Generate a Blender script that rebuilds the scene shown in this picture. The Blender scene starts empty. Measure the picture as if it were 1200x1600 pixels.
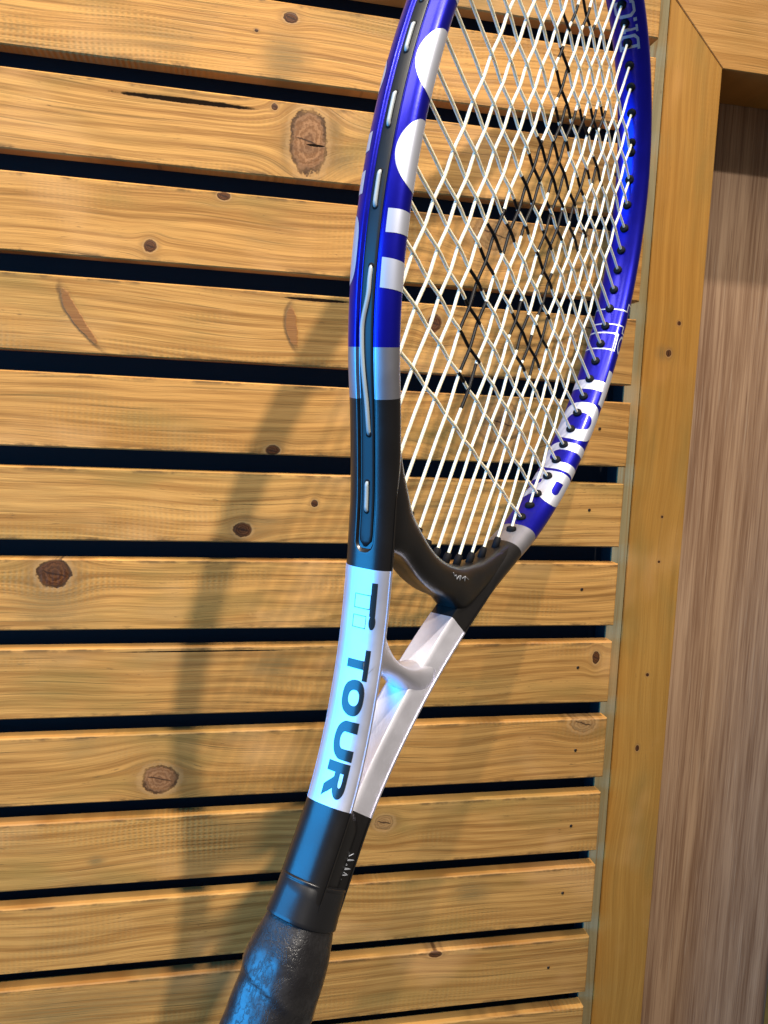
import bpy, bmesh, math, random
from mathutils import Vector, Matrix

sc = bpy.context.scene
COL = sc.collection
rnd = random.Random(7)

# ------------------------------------------------------------------ camera
CAM_POS = Vector((-0.5844327, -1.0747660, 0.1914613))
CX = Vector((0.97941649, -0.19717054, 0.04321015))      # right
CY = Vector((0.02052941, -0.11565706, -0.99307703))     # down
CZ = Vector((0.20080309, 0.97352310, -0.10922864))      # forward
cd = bpy.data.cameras.new("camera")
cam = bpy.data.objects.new("camera", cd)
COL.objects.link(cam)
M = Matrix((CX, -CY, -CZ)).transposed().to_4x4()
M.translation = CAM_POS
cam.matrix_world = M
cd.sensor_fit = 'VERTICAL'
cd.sensor_height = 24.0
cd.lens = 24.0 * 1232.3 / 1600.0
cd.clip_start = 0.01
cd.clip_end = 50
sc.camera = cam

# ------------------------------------------------------------------ light
world = bpy.data.worlds.new("World")
sc.world = world
world.use_nodes = True
bg = world.node_tree.nodes["Background"]
bg.inputs[0].default_value = (1.0, 0.90, 0.80, 1)
bg.inputs[1].default_value = 0.12

def lamp(name, kind, loc, power, color, target=None, **kw):
    l = bpy.data.lights.new(name, kind)
    l.energy = power
    l.color = color
    for k, v in kw.items():
        setattr(l, k, v)
    o = bpy.data.objects.new(name, l)
    COL.objects.link(o)
    o.location = loc
    if target is not None:
        o.rotation_euler = (Vector(target) - Vector(loc)).to_track_quat('-Z', 'Y').to_euler()
    return o

# two ceiling spots: each throws its own shadow of the racket on the slats
lamp("ceiling_spot", 'SPOT', (0.18, -2.894, 2.726), 650.0, (1.0, 0.92, 0.82), (-0.72, -0.58, 0.21), shadow_soft_size=0.045, spot_size=math.radians(22), spot_blend=1.0)
lamp("ceiling_spot", 'SPOT', (-0.068, -1.707, 3.396), 480.0, (1.0, 0.88, 0.77), (-0.46, -0.58, 0.22), shadow_soft_size=0.04, spot_size=math.radians(26), spot_blend=1.0)
# broad soft fill, added out of view to lighten the racket's shadows
lamp("fill_panel", 'AREA', (-1.15, -1.25, 1.55), 20.0, (1.0, 0.88, 0.74), (-0.65, -0.58, 0.25), shape='RECTANGLE', size=0.9, size_y=0.7)
# cold daylight from a window to the left of the viewer
lamp("window_light", 'AREA', (-1.95, -1.22, 0.22), 46.0, (0.02, 0.38, 1.0), (-0.50, -0.75, 0.12), shape='RECTANGLE', size=1.20, size_y=1.05)

sc.view_settings.view_transform = 'Standard'
sc.view_settings.look = 'None'
sc.view_settings.exposure = 0.0
sc.view_settings.gamma = 1.0

# ------------------------------------------------------------------ helpers
def link(name, me, mats=(), parent=None, smooth=False):
    for m in mats:
        me.materials.append(m)
    if smooth:
        me.polygons.foreach_set("use_smooth", [True] * len(me.polygons))
    o = bpy.data.objects.new(name, me)
    COL.objects.link(o)
    if parent is not None:
        o.parent = parent
    return o

def mesh(name, verts, faces):
    me = bpy.data.meshes.new(name)
    me.from_pydata([tuple(v) for v in verts], [], faces)
    me.update()
    return me

def empty(name, label, cat, mat=None, loc=(0, 0, 0)):
    o = bpy.data.objects.new(name, None)
    o.empty_display_size = 0.05
    COL.objects.link(o)
    if mat is not None:
        o.matrix_world = mat
    else:
        o.location = loc
    o['label'] = label
    o['category'] = cat
    return o

class NT:
    """small shader-graph builder"""
    def __init__(self, name):
        self.m = bpy.data.materials.new(name)
        self.m.use_nodes = True
        self.t = self.m.node_tree
        self.p = self.t.nodes["Principled BSDF"]
    def n(self, typ):
        return self.t.nodes.new(typ)
    def put(self, sock, v):
        if isinstance(v, bpy.types.NodeSocket):
            self.t.links.new(v, sock)
        elif hasattr(sock.default_value, '__len__') and not isinstance(v, (tuple, list, Vector)):
            sock.default_value = [v] * len(sock.default_value)
        else:
            if isinstance(v, (tuple, list)) and len(sock.default_value) == 4 and len(v) == 3:
                v = (*v, 1)
            sock.default_value = v
    def math(self, op, a, b=None, c=None, clamp=False):
        x = self.n('ShaderNodeMath'); x.operation = op; x.use_clamp = clamp
        self.put(x.inputs[0], a)
        if b is not None: self.put(x.inputs[1], b)
        if c is not None: self.put(x.inputs[2], c)
        return x.outputs[0]
    def xyz(self, x, y, z):
        c = self.n('ShaderNodeCombineXYZ')
        for i, v in enumerate((x, y, z)): self.put(c.inputs[i], v)
        return c.outputs[0]
    def noise(self, vec, scale=1.0, detail=2.0, rough=0.5):
        x = self.n('ShaderNodeTexNoise'); self.put(x.inputs['Vector'], vec)
        x.inputs['Scale'].default_value = scale; x.inputs['Detail'].default_value = detail
        x.inputs['Roughness'].default_value = rough
        return x.outputs['Fac']
    def step(self, v, lo, hi, a=0.0, b=1.0):
        x = self.n('ShaderNodeMapRange'); x.interpolation_type = 'SMOOTHSTEP'
        self.put(x.inputs[0], v)
        for i, q in enumerate((lo, hi, a, b)): x.inputs[1 + i].default_value = q
        return x.outputs[0]
    def mix(self, f, a, b, mode='MIX'):
        x = self.n('ShaderNodeMix'); x.data_type = 'RGBA'; x.blend_type = mode
        self.put(x.inputs['Factor'], f)
        self.put(x.inputs[6], a); self.put(x.inputs[7], b)
        return x.outputs[2]
    def obj(self):
        c = self.n('ShaderNodeTexCoord')
        s = self.n('ShaderNodeSeparateXYZ'); self.t.links.new(c.outputs['Object'], s.inputs[0])
        return s.outputs[0], s.outputs[1], s.outputs[2]
    def wallco(self):
        return [self.math('MULTIPLY', q, 1 / 0.46) for q in self.obj()]
    def bump(self, h, strength, dist):
        b = self.n('ShaderNodeBump'); b.inputs['Strength'].default_value = strength
        b.inputs['Distance'].default_value = dist
        self.put(b.inputs['Height'], h)
        self.t.links.new(b.outputs[0], self.p.inputs['Normal'])
    def set(self, **k):
        names = dict(color='Base Color', rough='Roughness', metal='Metallic', coat='Coat Weight', coat_rough='Coat Roughness', spec='Specular IOR Level', sheen='Sheen Weight')
        for a, v in k.items(): self.put(self.p.inputs[names[a]], v)
        return self.m

def plain(name, color, rough=0.4, metal=0.0, coat=0.0, coat_rough=0.1, spec=0.5, grain=0.0):
    t = NT(name)
    t.set(color=color, rough=rough, metal=metal, coat=coat, coat_rough=coat_rough, spec=spec)
    if grain:
        x, y, z = t.obj()
        n = t.noise(t.xyz(x, y, z), 900, 3, 0.6)
        t.put(t.p.inputs['Roughness'], t.step(t.noise(t.xyz(x, y, z), 60, 4, 0.6), 0.3, 0.75, rough - grain, rough + grain))
        t.bump(n, 0.06, 0.0004)
    return t.m

def pine(name, seed, knots=(), light=(0.50, 0.285, 0.095), dark=(0.255, 0.108, 0.024), vertical=False, saw=0.5, dirt=0.5, rough=0.5, streak=1.0):
    """stained pine board. knots: (kind, along, across, r_along, r_across) in metres"""
    t = NT(name)
    X, Y, Z = t.wallco()
    a, c = (Z, X) if vertical else (X, Z)
    so = seed * 3.71
    edge_wob = t.noise(t.xyz(t.math('MULTIPLY_ADD', a, 60, so), so, t.math('MULTIPLY', c, 60)), 1, 3, 0.6)
    fine_wob = t.noise(t.xyz(t.math('MULTIPLY_ADD', a, 300, so), so, t.math('MULTIPLY', c, 300)), 1, 2, 0.5)
    cc = t.math('ADD', c, t.math('MULTIPLY', t.math('SUBTRACT', t.noise(t.xyz(t.math('MULTIPLY_ADD', a, 2.6, so), 1.0, t.math('MULTIPLY', c, 5)), 1, 1), 0.5), 0.05))
    kn = []
    kmask = 0.0
    for kind, ka, kc, ra, rc in knots:
        da = t.math('SUBTRACT', a, ka); dc = t.math('SUBTRACT', c, kc)
        if kind == 'arc':                                      # bark pocket: a leaning curved stroke
            da = t.math('ADD', da, t.math('ADD', t.math('MULTIPLY', dc, ra * 14), t.math('MULTIPLY', t.math('MULTIPLY', dc, dc), -5.0)))
            ra = 0.0085
        q = t.math('ADD', t.math('POWER', t.math('ABSOLUTE', t.math('DIVIDE', da, ra)), 2.0), t.math('POWER', t.math('ABSOLUTE', t.math('DIVIDE', dc, rc)), 2.0))
        d = t.math('SQRT', q)
        d = t.math('ADD', d, t.math('MULTIPLY', t.math('SUBTRACT', edge_wob, 0.5), 0.55))
        d = t.math('ADD', d, t.math('MULTIPLY', t.math('SUBTRACT', fine_wob, 0.5), 0.25))
        kn.append((kind, d, da, dc))
        if kind in ('knot', 'soft', 'dark'):
            fall = t.math('EXPONENT', t.math('MULTIPLY', q, -0.22))
            cc = t.math('SUBTRACT', cc, t.math('MULTIPLY', t.math('MULTIPLY', dc, fall), 0.92))
            kmask = t.math('MAXIMUM', kmask, t.math('EXPONENT', t.math('MULTIPLY', q, -0.10)))
    def nz(fa, fc, off, det=3, ro=0.55, src=None):
        return t.noise(t.xyz(t.math('MULTIPLY_ADD', a, fa, so + off), off, t.math('MULTIPLY', src or cc, fc)), 1, det, ro)
    g1 = nz(2.2, 95, 0.3, 2)
    g2 = nz(9, 420, 5.1, 3)
    g3 = nz(45, 1300, 9.7, 2)
    rings = t.math('PINGPONG', t.math('ADD', t.math('MULTIPLY', cc, 150), t.math('MULTIPLY', nz(3, 22, 17.0, 1), 5)), 1.0)
    g = t.math('ADD', t.math('MULTIPLY', g1, 0.42), t.math('ADD', t.math('MULTIPLY', g2, 0.42), t.math('MULTIPLY', rings, 0.12 * streak)))
    gf = t.step(g, 0.30, 0.62)
    col = t.mix(gf, dark, light)
    late = t.step(nz(5, 230, 23.0, 2), 0.56, 0.72)              # dark late-wood lines
    col = t.mix(t.math('MULTIPLY', t.math('MULTIPLY', late, t.math('MULTIPLY_ADD', kmask, 0.8, 0.9)), 0.66 * streak), col, (0.21, 0.105, 0.028))
    blot = nz(4, 14, 31.0, 3, 0.55, c)
    col = t.mix(t.step(blot, 0.48, 0.72, 0, 0.65), col, (0.235, 0.145, 0.036))
    blot2 = nz(7, 10, 41.0, 2, 0.5, c)
    col = t.mix(t.step(blot2, 0.52, 0.75, 0, 0.4), col, (0.60, 0.315, 0.11))
    speck = t.math('MULTIPLY', t.step(nz(55, 420, 51.0, 3, 0.6), 0.60, 0.70), t.step(nz(7, 26, 61.0, 3), 0.50, 0.64))
    col = t.mix(t.math('MULTIPLY', speck, dirt), col, (0.10, 0.055, 0.020))
    edge = t.math('MULTIPLY', t.math('MULTIPLY', t.step(t.math('ABSOLUTE', c), 0.0395, 0.0455), t.step(t.math('ABSOLUTE', c), 0.0468, 0.0460)), t.step(nz(18, 40, 47.0, 4, 0.7, c), 0.45, 0.62))
    col = t.mix(t.math('MULTIPLY', edge, 0.75 * min(1, dirt * 1.3) * (0 if vertical else 1)), col, (0.085, 0.045, 0.016))
    grime = t.math('MULTIPLY', t.step(nz(3, 8, 57.0, 4, 0.65, c), 0.52, 0.72), t.step(g2, 0.40, 0.60, 0.3, 1.0))
    col = t.mix(t.math('MULTIPLY', grime, 0.60 * dirt), col, (0.17, 0.115, 0.045))
    # saw-tooth chatter across the grain
    sawp = t.math('SINE', t.math('MULTIPLY_ADD', a, 2 * math.pi / 0.0072, t.math('MULTIPLY', nz(14, 30, 71.0, 1), 6)))
    sawrow = t.math('SINE', t.math('MULTIPLY', cc, 2 * math.pi / 0.0055))
    sawmask = t.math('MULTIPLY', t.step(nz(4, 13, 81.0, 2, 0.5, c), 0.48, 0.66), saw)
    sw = t.math('MULTIPLY', t.math('MULTIPLY', t.math('MULTIPLY_ADD', sawp, 0.5, 0.5), t.math('MULTIPLY_ADD', sawrow, 0.3, 0.7)), sawmask)
    col = t.mix(t.math('MULTIPLY', sw, 0.42), col, (0.20, 0.11, 0.030))
    hgt = t.math('ADD', t.math('MULTIPLY', g2, 0.5), t.math('MULTIPLY', g3, 0.35))
    hgt = t.math('SUBTRACT', hgt, t.math('MULTIPLY', sw, 0.8))
    hgt = t.math('SUBTRACT', hgt, t.math('MULTIPLY', late, 0.3))
    crk = None
    for kind, d, da, dc in sorted(kn, key=lambda q: q[0] != 'stain'):
        if kind in ('knot', 'soft', 'dark'):
            ringv = t.math('MULTIPLY_ADD', t.math('SINE', t.math('MULTIPLY_ADD', d, 22, t.math('MULTIPLY', fine_wob, 3))), 0.5, 0.5)
            inner = {'knot': ((0.18, 0.076, 0.026), (0.30, 0.142, 0.056)), 'soft': ((0.25, 0.125, 0.040), (0.34, 0.18, 0.060)), 'dark': ((0.048, 0.016, 0.005), (0.120, 0.042, 0.012))}[kind]
            kc_ = t.mix(ringv, *inner)
            kc_ = t.mix(t.step(d, 0.45, 0.0, 0, 0.75 if kind == 'dark' else 0.4), kc_, (0.07, 0.030, 0.015))
            kc_ = t.mix(t.math('MULTIPLY', t.step(g2, 0.45, 0.65), 0.35), kc_, (0.10, 0.048, 0.022))
            halo = t.math('MULTIPLY', t.step(d, 2.4, 0.95), t.math('MULTIPLY_ADD', t.step(g2, 0.38, 0.62), 0.6, 0.2))
            col = t.mix(halo, col, (0.235, 0.115, 0.034))
            pale = t.math('MULTIPLY', t.step(d, 1.45, 1.15), t.step(d, 0.95, 1.1))
            col = t.mix(t.math('MULTIPLY', pale, 0.25), col, (0.52, 0.30, 0.12))
            rim = t.math('MULTIPLY', t.step(d, 0.72, 0.97), t.step(d, 1.10, 1.0))
            rimk = t.math('MULTIPLY', rim, t.step(nz(26, 26, 91.0, 2, 0.5, c), 0.36, 0.60, 0.35, 1.0))
            line = t.math('MULTIPLY', t.step(t.math('ABSOLUTE', t.math('ADD', t.math('MULTIPLY_ADD', da, 0.25, dc), t.math('MULTIPLY', t.math('SUBTRACT', edge_wob, 0.5), 0.008))), 0.0016, 0.0004), t.step(d, 0.85, 0.55))
            kc_ = t.mix(t.math('MULTIPLY', line, 0.85), kc_, (0.030, 0.013, 0.006))
            col = t.mix(t.step(d, 1.08, 0.86), col, kc_)
            col = t.mix(t.math('MULTIPLY', rimk, 0.9 if kind != 'soft' else 0.35), col, (0.040, 0.018, 0.008))
            hgt = t.math('ADD', hgt, t.math('MULTIPLY', rimk, -0.5))
        elif kind == 'arc':
            m = t.step(d, 1.05, 0.8)
            col = t.mix(t.math('MULTIPLY', m, t.step(g2, 0.3, 0.6, 0.7, 1.0)), col, (0.215, 0.088, 0.026))
            rim = t.math('MULTIPLY', t.step(d, 0.75, 1.0), t.step(d, 1.4, 1.05))
            col = t.mix(t.math('MULTIPLY', rim, t.step(da, 0.004, -0.006, 0.15, 0.75)), col, (0.10, 0.050, 0.018))
            hgt = t.math('ADD', hgt, t.math('MULTIPLY', m, 1.0))
        elif kind == 'crack':
            m = t.step(d, 1.15, 0.8)
            col = t.mix(m, col, (0.012, 0.007, 0.004))
            hgt = t.math('SUBTRACT', hgt, t.math('MULTIPLY', m, 0.8)); crk = m if crk is None else t.math('MAXIMUM', crk, m)
        elif kind == 'stain':
            m = t.math('MULTIPLY', t.step(d, 1.6, 0.1, 0, 1.0), t.step(g2, 0.30, 0.62, 0.25, 0.9))
            col = t.mix(m, col, (0.19, 0.115, 0.038))
        elif kind == 'pale':
            m = t.step(d, 1.1, 0.85, 0, 0.5)
            col = t.mix(m, col, (0.56, 0.29, 0.085))
    t.set(color=col, rough=t.step(g1, 0.3, 0.7, rough - 0.04, rough + 0.10), spec=0.14 if crk is None else t.math('MULTIPLY', t.math('SUBTRACT', 1.0, crk), 0.14))
    t.bump(hgt, 0.55, 0.0005)
    return t.m

# the wall stands 0.49 m in front of the viewer; board sizes below are in wall units of 0.46 m
K = 0.46
WALL_O = Vector((-0.31559, -0.58037, 0.10339))
def to_real(me):
    me.transform(Matrix.Scale(K, 4))
    return me

def chamfer_box(x0, x1, y0, y1, z0, z1, c, ends=(True, True)):
    """board whose front (y0) edges are chamfered by c"""
    b = bmesh.new()
    bmesh.ops.create_cube(b, size=1)
    for v in b.verts:
        v.co = Vector((x0 if v.co.x < 0 else x1, y0 if v.co.y < 0 else y1, z0 if v.co.z < 0 else z1))
    ed = []
    for e in b.edges:
        a, d = e.verts
        if abs(a.co.y - y0) < 1e-6 and abs(d.co.y - y0) < 1e-6:
            if abs(a.co.z - d.co.z) < 1e-6: ed.append(e)
            elif abs(a.co.x - x1) < 1e-6 and ends[1]: ed.append(e)
            elif abs(a.co.x - x0) < 1e-6 and ends[0]: ed.append(e)
    if c: bmesh.ops.bevel(b, geom=ed, offset=c, segments=1, affect='EDGES')
    me = bpy.data.meshes.new("board")
    b.to_mesh(me); b.free()
    return to_real(me)

# ------------------------------------------------------------------ slatted wall
PITCH, SLAT, THICK = 0.12, 0.0949, 0.0225
wall = empty("slatted_wall", "golden stained pine slat wall with black gaps between horizontal slats", "wall", loc=WALL_O)
KN = {  # row -> knots and splits seen on the boards (local x, local z)
    -6: [('dark', -0.511, 0.029, .009, .006), ('dark', -0.5536, 0.0083, .0025, .002), ('stain', -0.515, -0.02, .03, .03)],
    -5: [('knot', -0.4836, 0.0009, .0235, .040), ('crack', -0.637, 0.033, .086, .0032), ('dark', -0.5285, 0.039, .004, .004), ('stain', -0.512, -0.006, .007, .030), ('stain', -0.452, 0.018, .012, .026), ('stain', -0.44, -0.02, .03, .016), ('crack', -0.474, -0.003, .012, .0016)],
    -4: [('dark', -0.5922, 0.0421, .008, .005), ('dark', -0.6826, -0.028, .0075, .0075), ('soft', -0.2266, 0.0282, .030, .022), ('soft', -0.0995, 0.040, .020, .014)],
    -3: [('arc', -0.770, -0.002, .045, .036), ('crack', -0.465, 0.0405, .044, .0022), ('arc', -0.499, 0.004, .010, .027), ('dark', -0.3023, 0.0217, .010, .012), ('soft', -0.07, 0.03, .03, .012)],
    -2: [('dark', -0.5205, -0.041, .0095, .0065), ('soft', -0.2012, 0.0101, .034, .030)],
    -1: [('dark', -0.4601, 0.0079, .0045, .005), ('dark', -0.5562, -0.0301, .012, .0095), ('stain', -0.53, -0.03, .03, .02)],
    0: [('dark', -0.7968, 0.0285, .0205, .0185), ('stain', -0.80, 0.0, .05, .05), ('pale', -0.49, -0.028, .055, .008)],
    1: [('stain', -0.5079, 0.0199, .030, .022), ('crack', -0.60, 0.0415, .12, .0011), ('dark', -0.0254, 0.0227, .0055, .009)],
    2: [('knot', -0.6626, -0.0175, .023, .0195), ('soft', -0.0396, 0.0405, .020, .014)],
    3: [('soft', -0.3425, 0.0198, .014, .011), ('stain', -0.7442, -0.0109, .012, .009)],
    4: [('stain', -0.20, 0.02, .03, .02)],
    5: [('dark', -0.2535, 0.0425, .010, .005), ('stain', -0.78, 0.01, .10, .03)],
}
NAILZ = {-3: 0.012, -2: 0.0074, -1: 0.0076, 0: 0.0083, 1: 0.0082, 2: -0.0019, 3: -0.0037, 4: 0.0062, 5: 0.0021}
NAILX = {-2: -0.0464, -1: -0.0533, 0: -0.0564, 1: -0.0535, 2: -0.0479, 3: -0.0463, 4: -0.052, 5: -0.0667}
slat_me = chamfer_box(-1.35, 0.0, 0.0, THICK, -SLAT / 2, SLAT / 2, 0.0017)
slat_me.materials.append(None)
nail_me = None
def disc(r, depth, n=12):
    vs = [(r * math.cos(2 * math.pi * i / n), 0, r * math.sin(2 * math.pi * i / n)) for i in range(n)]
    vs += [(x * .8, -depth, z * .8) for x, y, z in vs]
    fs = [tuple(reversed(range(n, 2 * n)))] + [(i, i + n, (i + 1) % n + n, (i + 1) % n) for i in range(n)]
    return to_real(mesh("nail", vs, fs))
nail_me = disc(0.0024, 0.0006)
nail_me.materials.append(plain("nail_steel", (0.035, 0.022, 0.012), 0.5, 0.6))
for k in range(-8, 8):
    o = link("slat", slat_me, (), wall)
    o.location = Vector((rnd.uniform(-.0012, .0012), rnd.uniform(-.0006, .0006), -k * PITCH - SLAT / 2)) * K
    o.rotation_euler = (0, rnd.uniform(-.0008, .0008), 0)
    o.material_slots[0].link = 'OBJECT'
    if k == -5: o['label'] = "slat with a large oval knot and a long dark split"
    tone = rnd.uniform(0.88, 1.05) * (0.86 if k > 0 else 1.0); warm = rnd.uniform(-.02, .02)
    o.material_slots[0].material = pine("pine_slat", k + 11, KN.get(k, ()), tuple(tone * q for q in (0.56, 0.280 + warm * .6, 0.070 + warm * .3)), saw=0.45 if k % 3 else 0.9, dirt=0.75)
    nl = link("nail", nail_me, (), wall)
    nl.location = Vector((NAILX.get(k, -0.05), -0.0002 + o.location.y / K, -k * PITCH - SLAT / 2 + NAILZ.get(k, 0.005))) * K
backing = link("backing_board", chamfer_box(-1.36, 0.02, 0.060, 0.068, -1.10, 1.10, 0), [plain("black_backing", (0.004, 0.005, 0.008), 0.8)], wall)
bat = pine("batten_wood", 77, (), (0.27, 0.235, 0.135), (0.20, 0.17, 0.095), vertical=True, saw=0.1)
link("batten", chamfer_box(0.0, 0.0250, 0.0228, 0.0265, -1.10, 1.10, 0), [bat], wall)
link("stud", chamfer_box(0.0015, 0.0235, 0.0267, 0.0595, -1.10, 1.10, 0), [backing.data.materials[0]], wall)

# ------------------------------------------------------------------ door frame and door
frame_post = pine("post_wood", 91, [('dark', 0.317, 0.0085, .0055, .0045), ('dark', 0.362, 0.022, .0030, .0030), ('stain', 0.317, 0.0, .012, .012), ('dark', 0.0, 0.021, .0022, .0022), ('dark', -0.18, 0.017, .0028, .0028), ('dark', -0.30, 0.010, .0050, .0032), ('dark', .07, .02, .002, .002)],
                  (0.41, 0.203, 0.040), (0.31, 0.146, 0.027), vertical=True, saw=0.06, dirt=0.25, streak=0.35)
frame_head = pine("header_wood", 97, [('dark', -0.055, 0.030, .004, .003)], (0.49, 0.252, 0.070), (0.35, 0.165, 0.040), saw=0.15, dirt=0.3, streak=0.6)
df = empty("door_frame", "golden pine door frame with mitred corner right of the slat wall", "door frame", loc=WALL_O + Vector((0.058 * K, 0, 0)))
XL, XR, ZB = 0.0256, 0.1157, 0.7283            # stile edges and header underside
XL2, XR2 = 0.4407, 0.5307
def prism_xz(name, poly, y0, y1, mat, parent, c=0.0012):
    b = bmesh.new()
    f = b.faces.new([b.verts.new((x - 0.058, y0, z)) for x, z in poly])
    r = bmesh.ops.extrude_face_region(b, geom=[f])
    for v in r['geom']:
        if isinstance(v, bmesh.types.BMVert): v.co.y = y1
    bmesh.ops.recalc_face_normals(b, faces=b.faces)
    ed = [e for e in b.edges if all(abs(v.co.y - y0) < 1e-6 for v in e.verts)]
    bmesh.ops.bevel(b, geom=ed, offset=c, segments=1, affect='EDGES')
    me = bpy.data.meshes.new(name); b.to_mesh(me); b.free()
    return link(name, to_real(me), [mat], parent)
W = XR - XL
st = prism_xz("stile", [(XL, -1.1), (XR, -1.1), (XR, ZB), (XL, ZB + W)], 0.0205, 0.1270, frame_post, df)
prism_xz("stile", [(XL2, -1.1), (XR2, -1.1), (XR2, ZB + W), (XL2, ZB)], 0.0205, 0.1270, frame_post, df)
prism_xz("header", [(XL, ZB + .125), (XL, ZB + W + .0016), (XR + .0010, ZB), (XL2 - .0010, ZB), (XR2, ZB + W + .0016), (XR2, ZB + .125)], 0.0208, 0.1270, frame_head, df)

def laminate(name):
    t = NT(name)
    X, Y, Z = t.wallco()
    def nz(fx, fz, off, det=3, ro=0.6):
        return t.noise(t.xyz(t.math('MULTIPLY_ADD', X, fx, off), off, t.math('MULTIPLY', Z, fz)), 1, det, ro)
    a = nz(260, 5.0, 1.3); b = nz(800, 11, 7.7, 2); c = nz(36, 1.6, 13.1, 2)
    g = t.math('ADD', t.math('MULTIPLY', a, 0.36), t.math('ADD', t.math('MULTIPLY', b, 0.22), t.math('MULTIPLY', c, 0.42)))
    col = t.mix(t.step(g, 0.36, 0.64), (0.225, 0.125, 0.072), (0.50, 0.335, 0.215))
    col = t.mix(t.math('MULTIPLY', t.step(nz(330, 6, 21.0, 2), 0.58, 0.72), 0.55), col, (0.50, 0.38, 0.28))
    col = t.mix(t.math('MULTIPLY', t.step(nz(420, 9, 33.0, 2), 0.62, 0.74), 0.6), col, (0.10, 0.048, 0.028))
    t.set(color=col, rough=0.42, spec=0.4)
    t.bump(g, 0.35, 0.0004)
    return t.m
door = link("door", chamfer_box(-0.14, 0.28, 0.0, 0.010, -1.1, 0.80, 0), [laminate("brown_laminate")])
door.location = WALL_O + Vector((0.23, 0.1285, 0)) * K
door['label'] = "brown grained wood panel recessed inside the golden frame at right"
door['category'] = "door"
# ------------------------------------------------------------------ tennis racket
RU = Vector((0.59933794, 0.63497263, -0.48744620))
RV = Vector((0.36247374, 0.32765529, 0.87249917))
RW = Vector((0.71372742, -0.69960831, -0.03378466))
RT = Vector((-0.43658498, -0.69682669, 0.28789548))
EL_A, EL_B, EL_K = 0.120, 0.17071436, 0.08305384
BUTT = 0.478
RM = Matrix((RU, -RW, RV)).transposed().to_4x4()
RM.translation = RT - RV * BUTT
racket = empty("tennis_racket", "tennis racket with blue head, black throat, silver shafts and cream strings", "tennis racket", RM)
def P(u, v, w):            # racket (across, along, thickness) -> local coordinates of the racket empty
    return Vector((u, -w, v + BUTT))

def ell(th, off=0.0):
    f = lambda t: Vector((EL_A * math.cos(t) * (1 + EL_K * math.sin(t)), EL_B * math.sin(t)))
    p = f(th); d = f(th + 1e-4) - f(th - 1e-4); n = Vector((d.y, -d.x)).normalized()
    return p + n * off

# centre line: left shaft, head, right shaft
half = [(-.0064, -.318), (-.0064, -.300), (-.0068, -.279), (-.0100, -.2605), (-.0146, -.2440), (-.0205, -.2272), (-.0275, -.2110), (-.0352, -.1958), (-.0420, -.1835), (-.0500, -.1700), (-.0600, -.1560)]
pts = [Vector(q) for q in half]
for d in range(233, -54, -3):
    pts.append(ell(math.radians(d), 0.006))
pts += [Vector((-q[0], q[1])) for q in reversed(half)]
def resample(ps, step):
    # Catmull-Rom then uniform spacing
    out = []
    for i in range(len(ps) - 1):
        p0, p1, p2, p3 = ps[max(i - 1, 0)], ps[i], ps[i + 1], ps[min(i + 2, len(ps) - 1)]
        for k in range(12):
            t = k / 12
            out.append(0.5 * ((2 * p1) + (p2 - p0) * t + (2 * p0 - 5 * p1 + 4 * p2 - p3) * t * t + (3 * p1 - p0 - 3 * p2 + p3) * t ** 3))
    out.append(ps[-1])
    acc = [0.0]
    for i in range(1, len(out)): acc.append(acc[-1] + (out[i] - out[i - 1]).length)
    n = int(acc[-1] / step); res = []; j = 0
    for i in range(n + 1):
        s = acc[-1] * i / n
        while j < len(acc) - 2 and acc[j + 1] < s: j += 1
        f = (s - acc[j]) / max(acc[j + 1] - acc[j], 1e-12)
        res.append(out[j].lerp(out[j + 1], f))
    return res, acc[-1]
path, PLEN = resample(pts, 0.001)
for _ in range(30):
    path = [path[0]] + [(path[i - 1] + path[i] * 2 + path[i + 1]) / 4 for i in range(1, len(path) - 1)] + [path[-1]]
NP = len(path)
def at_s(s):
    x = max(0.0, min(NP - 1.001, s / PLEN * (NP - 1))); i = int(x); f = x - i
    p = path[i].lerp(path[i + 1], f)
    a = path[max(i - 4, 0)]; b = path[min(i + 5, NP - 1)]
    t = (b - a).normalized()
    return p, Vector((-t.y, t.x))
def s_near(q, left=None):
    q = Vector(q); best = min((i for i in range(NP) if left is None or (i < NP / 2) == left), key=lambda i: (path[i] - q).length_squared)
    return best / (NP - 1) * PLEN
def s_th(deg): return s_near(ell(math.radians(deg), 0.006))
S_BS = s_near((-.0826, -.1244), True)       # blue / silver band
S_SK = s_near((-.0720, -.1388), True)       # silver band / black
S_KS = s_near((-.0368, -.1924), True)       # black / silver shaft
S_SB = s_near((-.0072, -.2794), True)       # silver shaft / black handle shaft
S_TH0 = s_near((-.047, -.175), True)        # throat section fully formed below this
S_TH1 = s_near((-.060, -.156), True)
S_G = s_near((-.0400, -.1870), True)        # groove ends here
NSEC = 64
HA, HW = 0.0060, 0.0103
def sup(phi, a, b, e):
    c, s = math.cos(phi), math.sin(phi)
    return math.copysign(abs(c) ** (2 / e), c) * a, math.copysign(abs(s) ** (2 / e), s) * b
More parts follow.
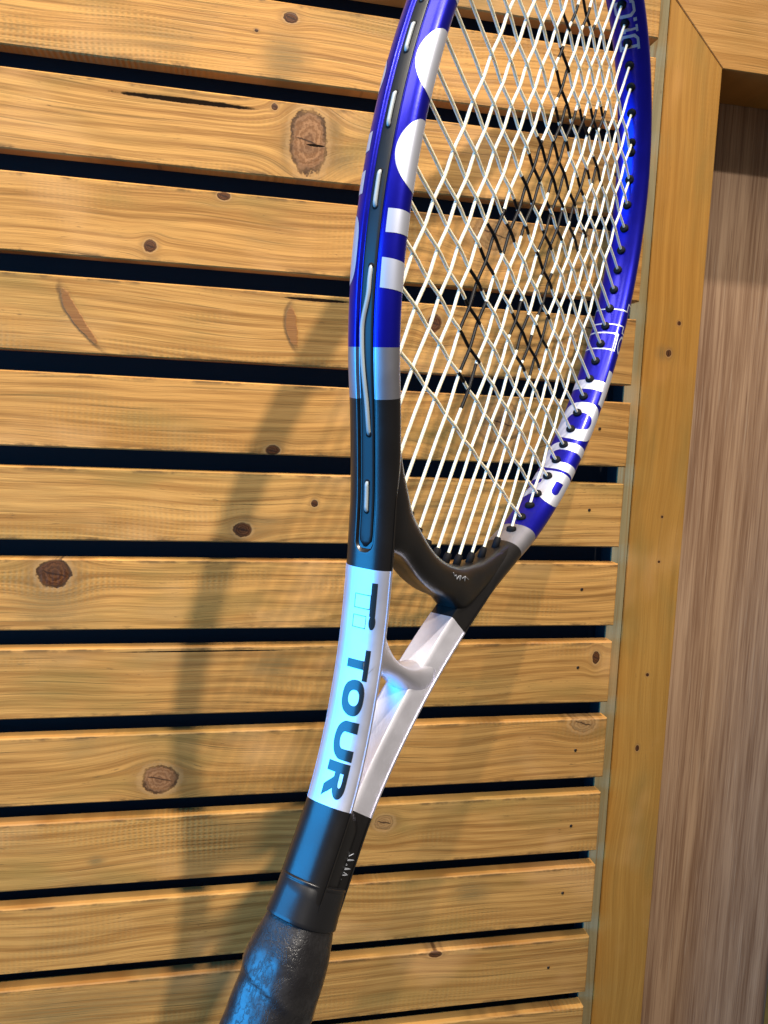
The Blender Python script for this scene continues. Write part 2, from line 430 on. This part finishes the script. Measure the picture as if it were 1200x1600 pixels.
def sec_pt(phi, s, groove=True):
    """cross-section point (outward, thickness) for angle phi: 0 outer side, 90 +face, 180 inner side"""
    sm = min(s, PLEN - s)
    k = 0.0 if sm > S_TH1 else (1.0 if sm < S_TH0 else (S_TH1 - sm) / (S_TH1 - S_TH0))
    k = k * k * (3 - 2 * k)
    n, w = sup(phi, HA, HW, 2.25)
    if math.cos(phi) < 0 and k > 0:                      # inner side of the throat: a flat between two chamfers
        fw = abs(w) / HW
        n2 = -0.0072 if fw < .55 else -0.0072 + 0.0090 * (fw - .55) / .45
        w2 = w * 1.0
        n = n * (1 - k) + n2 * k; w = w * (1 - k) + w2 * k
    if groove and math.cos(phi) > 0:
        g = min(1.0, max(0.0, (sm - S_G) / 0.0046))
        gw = 0.0043 * math.sqrt(1 - (1 - g) ** 2)
        if gw > 0:
            t = (gw - abs(w)) / 0.0011
            t = max(0.0, min(1.0, t)); t = t * t * (3 - 2 * t)
            n -= 0.0013 * t * min(1, g * 3)
    return n, w
def surf(s, phi, lift=0.0, groove=False):
    p, nr = at_s(s)
    n, w = sec_pt(phi, s, groove)
    n1, w1 = sec_pt(phi + .02, s, groove); n0, w0 = sec_pt(phi - .02, s, groove)
    nn = Vector((w1 - w0, -(n1 - n0)))
    if nn.length > 0: nn.normalize()
    n += nn.x * lift; w += nn.y * lift
    q = p + nr * n
    return P(q.x, q.y, w)

m_blue = plain("blue_paint", (0.006, 0.006, 0.34), 0.33, 0.75, 0.22, 0.16, grain=0.03)
m_silver = plain("silver_paint", (0.86, 0.86, 0.95), 0.46, 0.91, 0.12, 0.2, grain=0.04)
m_grey = plain("grey_band_paint", (0.40, 0.40, 0.44), 0.40, 0.9, 0.25, 0.2, grain=0.04)
m_black = plain("black_paint", (0.004, 0.0035, 0.0035), 0.34, 0.0, 0.40, 0.20, grain=0.04)
m_ink = plain("dark_lettering", (0.006, 0.010, 0.012), 0.32, 0.0, 0.45, 0.15)
m_white = plain("white_lettering", (0.58, 0.60, 0.68), 0.42, 0.65, 0.3, 0.2)
m_greyink = plain("grey_lettering", (0.30, 0.32, 0.36), 0.4, 0.3)
m_strip = plain("grommet_plastic", (0.006, 0.008, 0.009), 0.42, 0.0, 0.0, 0.1, 0.4)
m_grommet = plain("grommet_black", (0.004, 0.004, 0.005), 0.7, spec=0.15)
m_rubber = plain("black_rubber", (0.006, 0.006, 0.007), 0.36, spec=0.5, coat=0.2)
m_string = plain("cream_string", (0.80, 0.74, 0.57), 0.32, 0.0, 0.0)
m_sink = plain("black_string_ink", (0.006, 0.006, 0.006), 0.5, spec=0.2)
for q, v in (("Subsurface Weight", 0.7), ("Subsurface Scale", 0.0012)):
    m_string.node_tree.nodes["Principled BSDF"].inputs[q].default_value = v
m_string.node_tree.nodes["Principled BSDF"].inputs["Subsurface Radius"].default_value = (1, .9, .7)

# rings: uniform plus exact colour boundaries
cuts = [S_BS, S_SK, S_KS, S_SB]
cuts += [PLEN - c for c in cuts]
near = [S_G - .002 + .0004 * i for i in range(26)]
ss = sorted([PLEN * i / 700 for i in range(701)] + cuts + near + [PLEN - q for q in near])
ss = [s for i, s in enumerate(ss) if i == 0 or s - ss[i - 1] > 1e-5 or s in cuts]
phis = []
for i in range(NSEC):
    phis.append(2 * math.pi * i / NSEC)
phis += [math.radians(a) * g for a in (8, 10, 12, 14, 15, 16, 17, 18, 19, 20, 21, 23, 25, 27) for g in (1, -1)]
phis = sorted(set(round(a % (2 * math.pi), 5) for a in phis))
NS = len(phis)
vs, fs, mi = [], [], []
for s in ss:
    p, nr = at_s(s)
    for ph in phis:
        n, w = sec_pt(ph, s)
        q = p + nr * n
        vs.append(P(q.x, q.y, w))
for i in range(len(ss) - 1):
    sm = min((ss[i] + ss[i + 1]) / 2, PLEN - (ss[i] + ss[i + 1]) / 2)
    m = 3 if sm < S_SB else 1 if sm < S_KS else 3 if sm < S_SK else 2 if sm < S_BS else 0
    for j in range(NS):
        fs.append((i * NS + j, i * NS + (j + 1) % NS, (i + 1) * NS + (j + 1) % NS, (i + 1) * NS + j)); mi.append(m)
fme = mesh("frame", vs, fs)
frame = link("frame", fme, [m_blue, m_silver, m_grey, m_black], racket, True)
fme.polygons.foreach_set("material_index", mi)
fme.set_sharp_from_angle(angle=math.radians(38))

def sweep(rings, cap=True):
    n = len(rings[0]); v = [q for r in rings for q in r]; f = []
    for i in range(len(rings) - 1):
        for j in range(n):
            f.append((i * n + j, i * n + (j + 1) % n, (i + 1) * n + (j + 1) % n, (i + 1) * n + j))
    if cap:
        f.append(tuple(reversed(range(n)))); f.append(tuple(range(len(v) - n, len(v))))
    me = mesh("part", v, f)
    b = bmesh.new(); b.from_mesh(me); bmesh.ops.recalc_face_normals(b, faces=b.faces); b.to_mesh(me); b.free()
    return me
def tube(ps, r, n=8):
    """ps: 3D points; r: radius or list"""
    rings = []
    up = None
    for i, p in enumerate(ps):
        t = (ps[min(i + 1, len(ps) - 1)] - ps[max(i - 1, 0)]).normalized()
        if up is None: up = t.orthogonal().normalized()
        a = (up - t * up.dot(t)).normalized(); up = a
        b = t.cross(a)
        rr = r[i] if isinstance(r, (list, tuple)) else r
        rings.append([p + (a * math.cos(2 * math.pi * k / n) + b * math.sin(2 * math.pi * k / n)) * rr for k in range(n)])
    return sweep(rings)

# throat bridge: inner side follows the string ellipse, outer side flares into the shafts
rings = []
NB = 110
for i in range(NB + 1):
    t = -1 + 2 * i / NB
    pi_ = ell(math.radians(270 + 40 * t), 0.0003)
    q = max(0.0, (abs(t) - .52) / .48)
    fillet = 0.0065 * math.exp(-((abs(t) - .40) / .10) ** 2)
    po = ell(math.radians(270 + 40 * t), 0.0160 + fillet - 0.0070 * q * q * (3 - 2 * q))
    c = (pi_ + po) / 2; h = (po - pi_) / 2
    hw = 0.0090 - 0.0012 * max(0, abs(t) - .5) * 2
    ring = []
    for k in range(40):
        a, w = sup(2 * math.pi * k / 40, 1.0, hw, 2.5)
        if a > 0.2:                                      # shallow channel along the outside
            g = max(0.0, min(1.0, (0.0042 - abs(w)) / 0.0015)); a -= 0.16 * g * max(0, 1 - abs(t) * 1.3)
        q = c + h * a
        ring.append(P(q.x, q.y, w))
    rings.append(ring)
link("throat_bridge", sweep(rings), [m_black], racket, True)

# small silver cross bridge low in the throat
rings = []
for i in range(33):
    t = -1 + 2 * i / 32
    u = 0.0245 * t
    fl = abs(t) ** 2.0
    hv = 0.0040 + 0.0085 * fl; hw = 0.0074 + 0.0024 * fl
    vc = -0.2225 + 0.0015 * fl
    ring = []
    for k in range(32):
        a, w = sup(2 * math.pi * k / 32, hv, hw, 2.2)
        if a > 0:
            z = max(0.0, min(1.0, (.78 - abs(w) / hw) / .12))
            a -= 0.0030 * z * (1 - fl)
        ring.append(P(u, vc + a, w))
    rings.append(ring)
link("cross_bridge", sweep(rings), [m_silver], racket, True)

# merged shaft core where the two shafts meet
rings = []
for i in range(24):
    t = i / 23
    v = -0.2755 - t * 0.044
    k = min(1.0, math.sqrt(max(0.0, 1 - (1 - min(1, t / .28)) ** 2)) + .02)
    rings.append([P(a * k, v, w * k) for a, w in (sup(2 * math.pi * q / 32, 0.0105, 0.0088, 2.6) for q in range(32))])
link("shaft_core", sweep(rings), [m_black], racket, True)

# rubber collar and wrapped grip
def octa(hu, hw, v, n=40, e=2.7, tw=0.0, lift=None):
    r = []
    for q in range(n):
        ph = 2 * math.pi * q / n
        a, w = sup(ph, hu, hw, e)
        if lift:
            k = 1 + lift(ph, v); a *= k; w *= k
        r.append(P(a, v, w))
    return r
def wrap(ph, v):
    t = ((-v - .3125) / 0.027 + ph / (2 * math.pi) + .35) % 1.0
    q = max(0.0, min(1.0, (-v - .3215) / .016))
    return q * (0.062 * (t if t < .93 else (1 - t) / .07 * .93) - .02 + 0.010 * math.sin(ph * 3 + v * 330) * math.sin(v * 210 + ph))
rings = []
for i in range(150):
    t = i / 149
    v = -0.3150 - t * (BUTT - .3150 - .010)
    k = min(1.0, t / .13); k = k * k * (3 - 2 * k)
    e = max(0.0, (t - .90) / .10)
    rings.append(octa(0.0118 + .0028 * k + .0026 * e * e, 0.0108 + .0026 * k + .0026 * e * e, v, lift=wrap, e=2.9))
tg = NT("grip_leather")
X, Y, Z = tg.obj()
wr = tg.noise(tg.xyz(tg.math('MULTIPLY', X, 260), tg.math('MULTIPLY', Y, 260), tg.math('MULTIPLY', Z, 150)), 1, 4, 0.7)
nn = tg.noise(tg.xyz(X, Y, Z), 1100, 3, 0.65)
big = tg.noise(tg.xyz(X, Y, Z), 70, 4, 0.65)
crease = tg.step(tg.math('ABSOLUTE', tg.math('SUBTRACT', wr, 0.5)), 0.0, 0.05)
tg.set(color=tg.mix(big, (0.005, 0.005, 0.006), (0.013, 0.012, 0.013)), rough=tg.step(big, 0.35, 0.7, 0.30, 0.50), spec=0.5, coat=tg.math('MULTIPLY', crease, tg.step(tg.noise(tg.xyz(X, Y, Z), 160, 3, 0.6), 0.38, 0.58, 0.10, 0.75)), coat_rough=0.24)
tg.bump(tg.math('ADD', tg.math('MULTIPLY', crease, 0.16), tg.math('ADD', tg.math('MULTIPLY', nn, .05), tg.math('MULTIPLY', big, 1.6))), 0.36, 0.0009)
m_grip = tg.m
link("grip", sweep(rings), [m_grip], racket, True)
rings = []
for v, k in ((-.3058, .88), (-.3059, .935), (-.3062, .950), (-.3067, .952), (-.3070, .936), (-.3074, .934), (-.3078, .946), (-.3110, .955), (-.3160, .985), (-.3190, 1.005), (-.3201, 1.012), (-.3205, .995), (-.3206, .90)):
    rings.append(octa(0.0141 * k, 0.0119 * k, v + 0.0, n=48, e=2.5))
link("collar", sweep(rings), [m_rubber], racket, True)
rings = [octa(.0165 * k, .0152 * k, v, e=2.8) for v, k in ((-BUTT + .012, .96), (-BUTT + .010, 1.0), (-BUTT + .002, 1.0), (-BUTT, .93))]
link("butt_cap", sweep(rings), [m_rubber], racket, True)

# ---- strings
MU = [-0.0893, -0.0826, -0.0690, -0.0566, -0.0448, -0.0343, -0.0228, -0.0123, -0.0018, 0.0082, 0.0187, 0.0292, 0.0407, 0.0512, 0.0630, 0.0754, 0.0890][1:]
CV = [-.1165, -.0970, -.0825, -.0693, -.0570, -.0446, -.0318, -.0190, -.0057, .0078, .0205, .0333, .0456, .0583, .0711, .0834, .0962, .1090, .1215, .1340]
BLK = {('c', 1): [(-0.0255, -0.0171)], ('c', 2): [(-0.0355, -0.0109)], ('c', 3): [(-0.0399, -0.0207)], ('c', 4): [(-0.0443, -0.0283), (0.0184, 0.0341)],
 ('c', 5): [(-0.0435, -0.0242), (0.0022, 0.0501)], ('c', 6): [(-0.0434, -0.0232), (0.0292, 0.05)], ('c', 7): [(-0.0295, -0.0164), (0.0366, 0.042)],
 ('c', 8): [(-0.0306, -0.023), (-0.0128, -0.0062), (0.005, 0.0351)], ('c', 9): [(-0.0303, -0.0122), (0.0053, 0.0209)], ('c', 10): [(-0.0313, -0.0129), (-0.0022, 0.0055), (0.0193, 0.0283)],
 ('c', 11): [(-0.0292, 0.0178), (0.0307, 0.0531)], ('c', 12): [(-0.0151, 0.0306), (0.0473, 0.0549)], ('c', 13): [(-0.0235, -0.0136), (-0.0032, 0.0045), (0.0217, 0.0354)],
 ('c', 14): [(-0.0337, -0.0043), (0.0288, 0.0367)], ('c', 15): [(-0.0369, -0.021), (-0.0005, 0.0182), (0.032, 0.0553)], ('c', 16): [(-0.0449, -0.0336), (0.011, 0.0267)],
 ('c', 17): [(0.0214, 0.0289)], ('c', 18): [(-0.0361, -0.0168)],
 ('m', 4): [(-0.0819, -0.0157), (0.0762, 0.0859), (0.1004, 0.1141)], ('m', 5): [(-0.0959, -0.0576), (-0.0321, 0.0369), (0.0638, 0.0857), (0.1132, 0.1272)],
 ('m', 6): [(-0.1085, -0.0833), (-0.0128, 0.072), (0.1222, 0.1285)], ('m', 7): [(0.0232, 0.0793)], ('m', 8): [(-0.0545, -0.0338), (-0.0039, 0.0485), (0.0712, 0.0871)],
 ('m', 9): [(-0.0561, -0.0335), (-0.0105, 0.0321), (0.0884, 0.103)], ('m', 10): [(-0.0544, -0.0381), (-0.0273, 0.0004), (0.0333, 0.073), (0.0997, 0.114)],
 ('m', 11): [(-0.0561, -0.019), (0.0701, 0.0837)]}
tab = [ell(2 * math.pi * i / 2880) for i in range(2880)]
def lim(axis, val):
    """the two ends on the inner ellipse of a string at u=val (axis 0) or v=val (axis 1)"""
    o = []
    for i in range(2880):
        a, b = tab[i], tab[(i + 1) % 2880]
        if (a[axis] - val) * (b[axis] - val) <= 0 and a[axis] != b[axis]:
            f = (val - a[axis]) / (b[axis] - a[axis]); o.append(a[1 - axis] + (b[1 - axis] - a[1 - axis]) * f)
    return min(o), max(o)
AMP, SR = 0.00032, 0.00076
def weave(x, cross, sign):
    if not cross: return 0
    if x <= cross[0]: return AMP * sign * max(0, 1 - (cross[0] - x) / .012)
    if x >= cross[-1]: return AMP * sign * (-1) ** (len(cross) - 1) * max(0, 1 - (x - cross[-1]) / .012)
    for i in range(len(cross) - 1):
        if cross[i] <= x <= cross[i + 1]:
            t = (x - cross[i]) / (cross[i + 1] - cross[i])
            return AMP * sign * (-1) ** i * math.cos(math.pi * t)
def string(kind, idx, val):
    lo, hi = lim(0 if kind == 'm' else 1, val)
    cr_ = [c for c in (CV if kind == 'm' else MU) if lo + .003 < c < hi - .003]
    first = (CV if kind == 'm' else MU).index(cr_[0])
    sg = (1 if (idx + first) % 2 else -1) * (1 if kind == 'm' else -1)
    n = int((hi - lo + .008) / .0011)
    ps = []; black = []
    iv = BLK.get((kind, idx), ())
    for i in range(n + 1):
        x = lo - .004 + (hi - lo + .008) * i / n
        w = weave(x, cr_, sg)
        ps.append(P(val, x, w) if kind == 'm' else P(x, val, w))
        black.append(any(a <= x <= b for a, b in iv))
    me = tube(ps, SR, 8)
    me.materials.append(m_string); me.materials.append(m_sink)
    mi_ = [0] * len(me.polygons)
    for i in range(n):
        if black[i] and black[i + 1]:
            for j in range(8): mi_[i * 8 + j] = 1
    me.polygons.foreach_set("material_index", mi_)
    return link("main_string" if kind == 'm' else "cross_string", me, (), racket, True), lo, hi
ends = []
for i, u in enumerate(MU):
    o, lo, hi = string('m', i, u)
    ends += [((u, lo), (0, 1), i), ((u, hi), (0, -1), i)]
for i, v in enumerate(CV):
    o, lo, hi = string('c', i, v)
    ends += [((lo, v), (1, 0), i), ((hi, v), (-1, 0), i)]
# grommets: small black barrels the strings come out of
for (u, v), (du, dv), i in ends:
    low = (dv == 1 and -.06 < u < .07)
    ln = 0.0042 if low else 0.0016
    nrm = Vector((u / EL_A ** 2, v / EL_B ** 2)).normalized()
    d = Vector((du, dv))
    if not low: d = (d * .5 - nrm).normalized()
    a = Vector((u, v)) - d * .002
    ps = [P(*(a + d * q), 0) for q in (0, .002 + ln * .7, .002 + ln, .002 + ln + .0002)]
    link("grommet", tube(ps, [.0019, .0018, .0015, .0008] if low else [.0028, .0026, .0021, .0008], 12), [m_grommet], racket, True)

# grommet strip in the outer groove, and the string lengths lying on it
s0, s1 = S_G + .0022, PLEN - S_G - .0022
rings = []
for i in range(401):
    s = s0 + (s1 - s0) * i / 400
    p, nr = at_s(s)
    e = math.sqrt(max(.04, 1 - (1 - min(1.0, min(i, 400 - i) / 1.6)) ** 2))
    ring = []
    for k in range(12):
        a, w = sup(2 * math.pi * k / 12, 0.0006, 0.0029 * e, 3)
        q = p + nr * (HA - 0.0013 + a)
        ring.append(P(q.x, q.y, w))
    rings.append(ring)
strip = link("grommet_strip", sweep(rings), [m_strip], racket, True)
m_outstr = plain("shaded_string", (0.34, 0.37, 0.35), 0.4)  # same string as the bed, its dim teal shading put into the colour
def outer_string(vs_, wob, r=0.00075):
    """string loop on the strip between two positions along the left beam (given by v)"""
    a, b = [s_near(q, True) for q in vs_]
    ps = []; rr = []
    for i in range(61):
        t = i / 60; s = a + (b - a) * t
        p, nr = at_s(s)
        rise = min(1.0, min(t, 1 - t) * 7)
        q = p + nr * (HA - 0.0011 + .0009 * math.sqrt(max(0, 1 - (1 - rise) ** 2)))
        ps.append(P(q.x, q.y, wob(t)))
        rr.append(r)
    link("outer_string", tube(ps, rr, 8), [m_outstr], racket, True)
    for s, t in ((a, 0.0), (b, 1.0)):                       # dark eyelets where the string goes through the strip
        p, nr = at_s(s)
        q = p + nr * (HA - 0.0013)
        e = P(q.x, q.y, wob(t)); n3 = Vector((nr.x, 0, nr.y))
        link("eyelet", tube([e + n3 * h for h in (-.0004, .0004, .0008, .00085)], [.0013, .0013, .0011, .0005], 10), [m_grommet], racket, True)
z0 = lambda t: 0.0
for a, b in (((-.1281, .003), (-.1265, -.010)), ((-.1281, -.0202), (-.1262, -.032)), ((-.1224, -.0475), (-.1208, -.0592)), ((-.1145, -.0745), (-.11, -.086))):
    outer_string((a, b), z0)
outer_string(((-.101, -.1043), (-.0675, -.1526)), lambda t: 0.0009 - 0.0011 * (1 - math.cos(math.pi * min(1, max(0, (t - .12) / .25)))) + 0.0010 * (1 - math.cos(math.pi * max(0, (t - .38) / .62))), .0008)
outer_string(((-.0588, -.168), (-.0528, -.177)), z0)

# ---- lettering: flat print laid on the paint
def rect(x0, y0, x1, y1): return [(x0, y0), (x1, y0), (x1, y1), (x0, y1)]
def oval(cx, cy, rx, ry, n=40, sq=2.3): return [(cx + sup(2 * math.pi * i / n, rx, 1, sq)[0], cy + sup(2 * math.pi * i / n, 1, ry, sq)[1]) for i in range(n)]
def arc(cx, cy, rx, ry, a0, a1, n=16): return [(cx + rx * math.cos(math.radians(a0 + (a1 - a0) * i / n)), cy + ry * math.sin(math.radians(a0 + (a1 - a0) * i / n))) for i in range(n + 1)]
G = {   # glyphs in a unit box: x along the reading direction, y up; lists of contours
    'T': [[(0, .74), (.36, .74), (.36, 0), (.64, 0), (.64, .74), (1, .74), (1, 1), (0, 1)]],
    'O': [oval(.5, .5, .5, .5), oval(.5, .5, .22, .25)],
    'U': [[(0, 1), (0, .40)] + arc(.5, .40, .5, .40, 180, 360) + [(1, .40), (1, 1), (.72, 1), (.72, .40)] + arc(.5, .40, .22, .16, 0, -180) + [(.28, .40), (.28, 1)]],
    'R': [[(0, 0), (.28, 0), (.28, .34), (.40, .34), (.68, 0), (1, 0), (.72, .37)] + arc(.62, .68, .36, .32, -60, 90) + [(0, 1)], [(.28, .58)] + arc(.55, .67, .13, .09, -90, 90, 10) + [(.28, .76)]],
    'D': [[(0, 0), (.55, 0)] + arc(.55, .5, .45, .5, -90, 90) + [(0, 1)], [(.26, .22), (.5, .22)] + arc(.5, .5, .26, .28, -90, 90) + [(.26, .78)]],
    'bar': [rect(0, 0, 1, 1)],
    'disc': [oval(.5, .5, .5, .5, 48, 2.0)],
    'stem_outline': [rect(0, 0, 1, 1), rect(.06, .05, .94, .95)],
}
def print_glyph(contours, fmap, mat, nx=8, ny=12, name="lettering", parent=None):
    cu = bpy.data.curves.new("glyph", 'CURVE'); cu.dimensions = '2D'; cu.fill_mode = 'BOTH'
    for c in contours:
        sp = cu.splines.new('POLY'); sp.points.add(len(c) - 1)
        for i, (x, y) in enumerate(c): sp.points[i].co = (x, y, 0, 1)
        sp.use_cyclic_u = True
    o = bpy.data.objects.new("glyph", cu); COL.objects.link(o)
    dg = bpy.context.evaluated_depsgraph_get()
    me = bpy.data.meshes.new_from_object(o.evaluated_get(dg))
    bpy.data.objects.remove(o); bpy.data.curves.remove(cu)
    b = bmesh.new(); b.from_mesh(me)
    bmesh.ops.dissolve_limit(b, angle_limit=0.001, verts=b.verts, edges=b.edges)
    for ax, n in ((0, nx), (1, ny)):
        for i in range(1, n):
            co = Vector((0, 0, 0)); co[ax] = i / n + .0007; no = Vector((0, 0, 0)); no[ax] = 1
            bmesh.ops.bisect_plane(b, geom=list(b.verts) + list(b.edges) + list(b.faces), plane_co=co, plane_no=no)
    for v in b.verts: v.co = fmap(v.co.x, v.co.y)
    for f in b.faces:
        f.smooth = True
    b.normal_update()
    b.to_mesh(me); b.free()
    me.materials.clear()
    return link(name, me, [mat], parent or frame)
D2R = math.radians
def fm(sa, sb, pa, pb, lift=0.00012, skew=0.0):
    """glyph box -> surface: x from sa to sb along the frame, y from angle pa to pb around it"""
    return lambda x, y: surf(sa + (sb - sa) * x + skew * (y - .5), D2R(pa + (pb - pa) * y), lift)
sl = lambda u, v: s_near((u, v), True)
# left shaft: "Ti TOUR", reading downwards
PB, PT = -9, 40
def left_v(v):                                   # arc position of a height on the left shaft
    i = min(range(NP // 2), key=lambda k: abs(path[k].y - v) + (10 if path[k].x > 0 else 0)); return i / (NP - 1) * PLEN
a, b = left_v(-.1966), left_v(-.2086)
print_glyph([rect(0, .70, 1, 1)], fm(a, b, PB, PT), m_ink, 8, 16)
print_glyph([rect(.37, 0, .80, .70), rect(.39, .02, .78, .68)], fm(a, b, PB, PT), m_ink, 8, 16)
a, b = left_v(-.2085), left_v(-.2132)
print_glyph([oval(.5, .84, .5, .17, 30, 2)], fm(a + .0006, b, PB, PT + 2), m_ink, 6, 16)
print_glyph([rect(0, 0, 1, .56), rect(.05, .02, .95, .54)], fm(a, b, PB, PT), m_ink, 6, 16)
for g, v0, v1 in (('T', -.2200, -.2316), ('O', -.2317, -.2452), ('U', -.2467, -.2612), ('R', -.2622, -.2763)):
    print_glyph(G[g], fm(left_v(v0), left_v(v1), PB, PT), m_ink, 14, 20)
# right beam inner side: "Ti TOUR" in white, Ti only outlined
PB, PT = 250, 74
a, b = s_th(17.4), s_th(5.6)
tt = a + (b - a) * .60
print_glyph([[(.0, .80), (.25, .80), (.25, 0), (.80, 0), (.80, .80), (1, .80), (1, 1), (0, 1)], [(.05, .83), (.29, .83), (.29, .03), (.76, .03), (.76, .83), (.95, .83), (.95, .97), (.05, .97)]], fm(a, tt, PB, PT), m_white, 14, 24)
print_glyph([rect(0, 0, 1, .72), rect(.08, .03, .92, .69)], fm(tt + .0012, b, PB, PT), m_white, 8, 24)
print_glyph([oval(.5, .88, .5, .11, 24, 2), oval(.5, .88, .36, .085, 24, 2)], fm(tt + .0012, b, PB, PT), m_white, 8, 24)
for g, t0, t1 in (('T', 1.2, -7.4), ('O', -7.9, -17.6), ('U', -18.6, -26.2), ('R', -27.2, -36.5)):
    print_glyph(G[g], fm(s_th(t0), s_th(t1), PB, PT), m_white, 14, 24)
# right beam higher up: thin serif "Dr.C", reading upwards
PB, PT = 143, 206
Gs = {'D': [[(0, 0), (.7, 0), (1, .2), (1, .8), (.7, 1), (0, 1), (0, .86), (.14, .86), (.14, .14), (0, .14)], [(.32, .14), (.32, .86), (.66, .86), (.82, .72), (.82, .28), (.66, .14)]],
      'r': [[(0, 0), (.8, 0), (.8, .12), (.5, .12), (.5, .40), (.7, .56), (1, .56), (1, .72), (.6, .72), (.5, .62), (.5, .72), (0, .72), (0, .60), (.24, .60), (.24, .12), (0, .12)]],
      '.': [rect(0, 0, 1, .18)],
      'C': [[(1, .25), (1, .1), (.8, 0), (.25, 0), (0, .25), (0, .75), (.25, 1), (.8, 1), (1, .9), (1, .68), (.82, .68), (.78, .86), (.34, .86), (.2, .7), (.2, .3), (.34, .14), (.78, .14), (.82, .25)]]}
for g, t0, t1 in (('D', 74.9, 78.7), ('r', 79.2, 81.2), ('.', 81.7, 82.4), ('C', 83.0, 87.0)):
    print_glyph(Gs[g], fm(s_th(t0), s_th(t1), PB, PT), m_greyink, 6, 12)
# left beam: parts of big white letters on both faces
print_glyph(G['bar'], fm(s_th(178.0), s_th(182.3), 35, 170), m_white, 6, 16)
print_glyph(G['disc'], fm(s_th(186.3), s_th(195.3), 26, 190), m_white, 10, 24)
print_glyph(G['disc'], fm(s_th(198.0), s_th(206.8), 26, 190), m_white, 10, 24)
print_glyph([rect(0, 0, 1, 1)], fm(s_th(209.2), s_th(212.0), 30, 150), m_white, 6, 20)
print_glyph([rect(0, 0, 1, 1)], fm(s_th(215.2), s_th(218.6), 28, 150, skew=-.0016), m_white, 6, 20)
print_glyph([oval(.5, .5, .5, .5, 30, 2)], fm(s_th(189.6), s_th(195.2), -122, -40), m_white, 8, 16)
print_glyph(G['bar'], fm(s_th(199.6), s_th(201.8), -110, -36), m_white, 4, 14)
print_glyph(G['bar'], fm(s_th(204.4), s_th(207.2), -110, -36), m_white, 4, 14)
print_glyph([oval(.5, .5, .5, .5, 40, 3.2)], fm(s_th(209.6), s_th(217.8), -112, -30), m_white, 10, 16)
# small grey signature scribbles
def scribble(pts2, fmap, r=0.00022):
    fine = [((1 - k / 8) * a[0] + k / 8 * b[0], (1 - k / 8) * a[1] + k / 8 * b[1]) for a, b in zip(pts2, pts2[1:]) for k in range(8)] + [pts2[-1]]
    ps = [fmap(x, y) for x, y in fine]
    link("signature", tube(ps, r, 5), [m_greyink], frame, True)
sg_pts = [(0, .2), (.12, .5), (.2, .3), (.3, .75), (.38, .25), (.5, .8), (.46, .2), (.6, .55), (.7, .3), (.8, .85), (.74, .25), (1.0, .7)]
rs = lambda v: PLEN - left_v(v)
scribble(sg_pts, fm(rs(-.3040), rs(-.2930), 150, 108, 0.0002))
scribble([(x, y) for x, y in sg_pts], lambda x, y: P(.012 + .016 * x, ell(D2R(270 + 3 + 11 * x)).y - .0030 - .0040 * y, .00885))
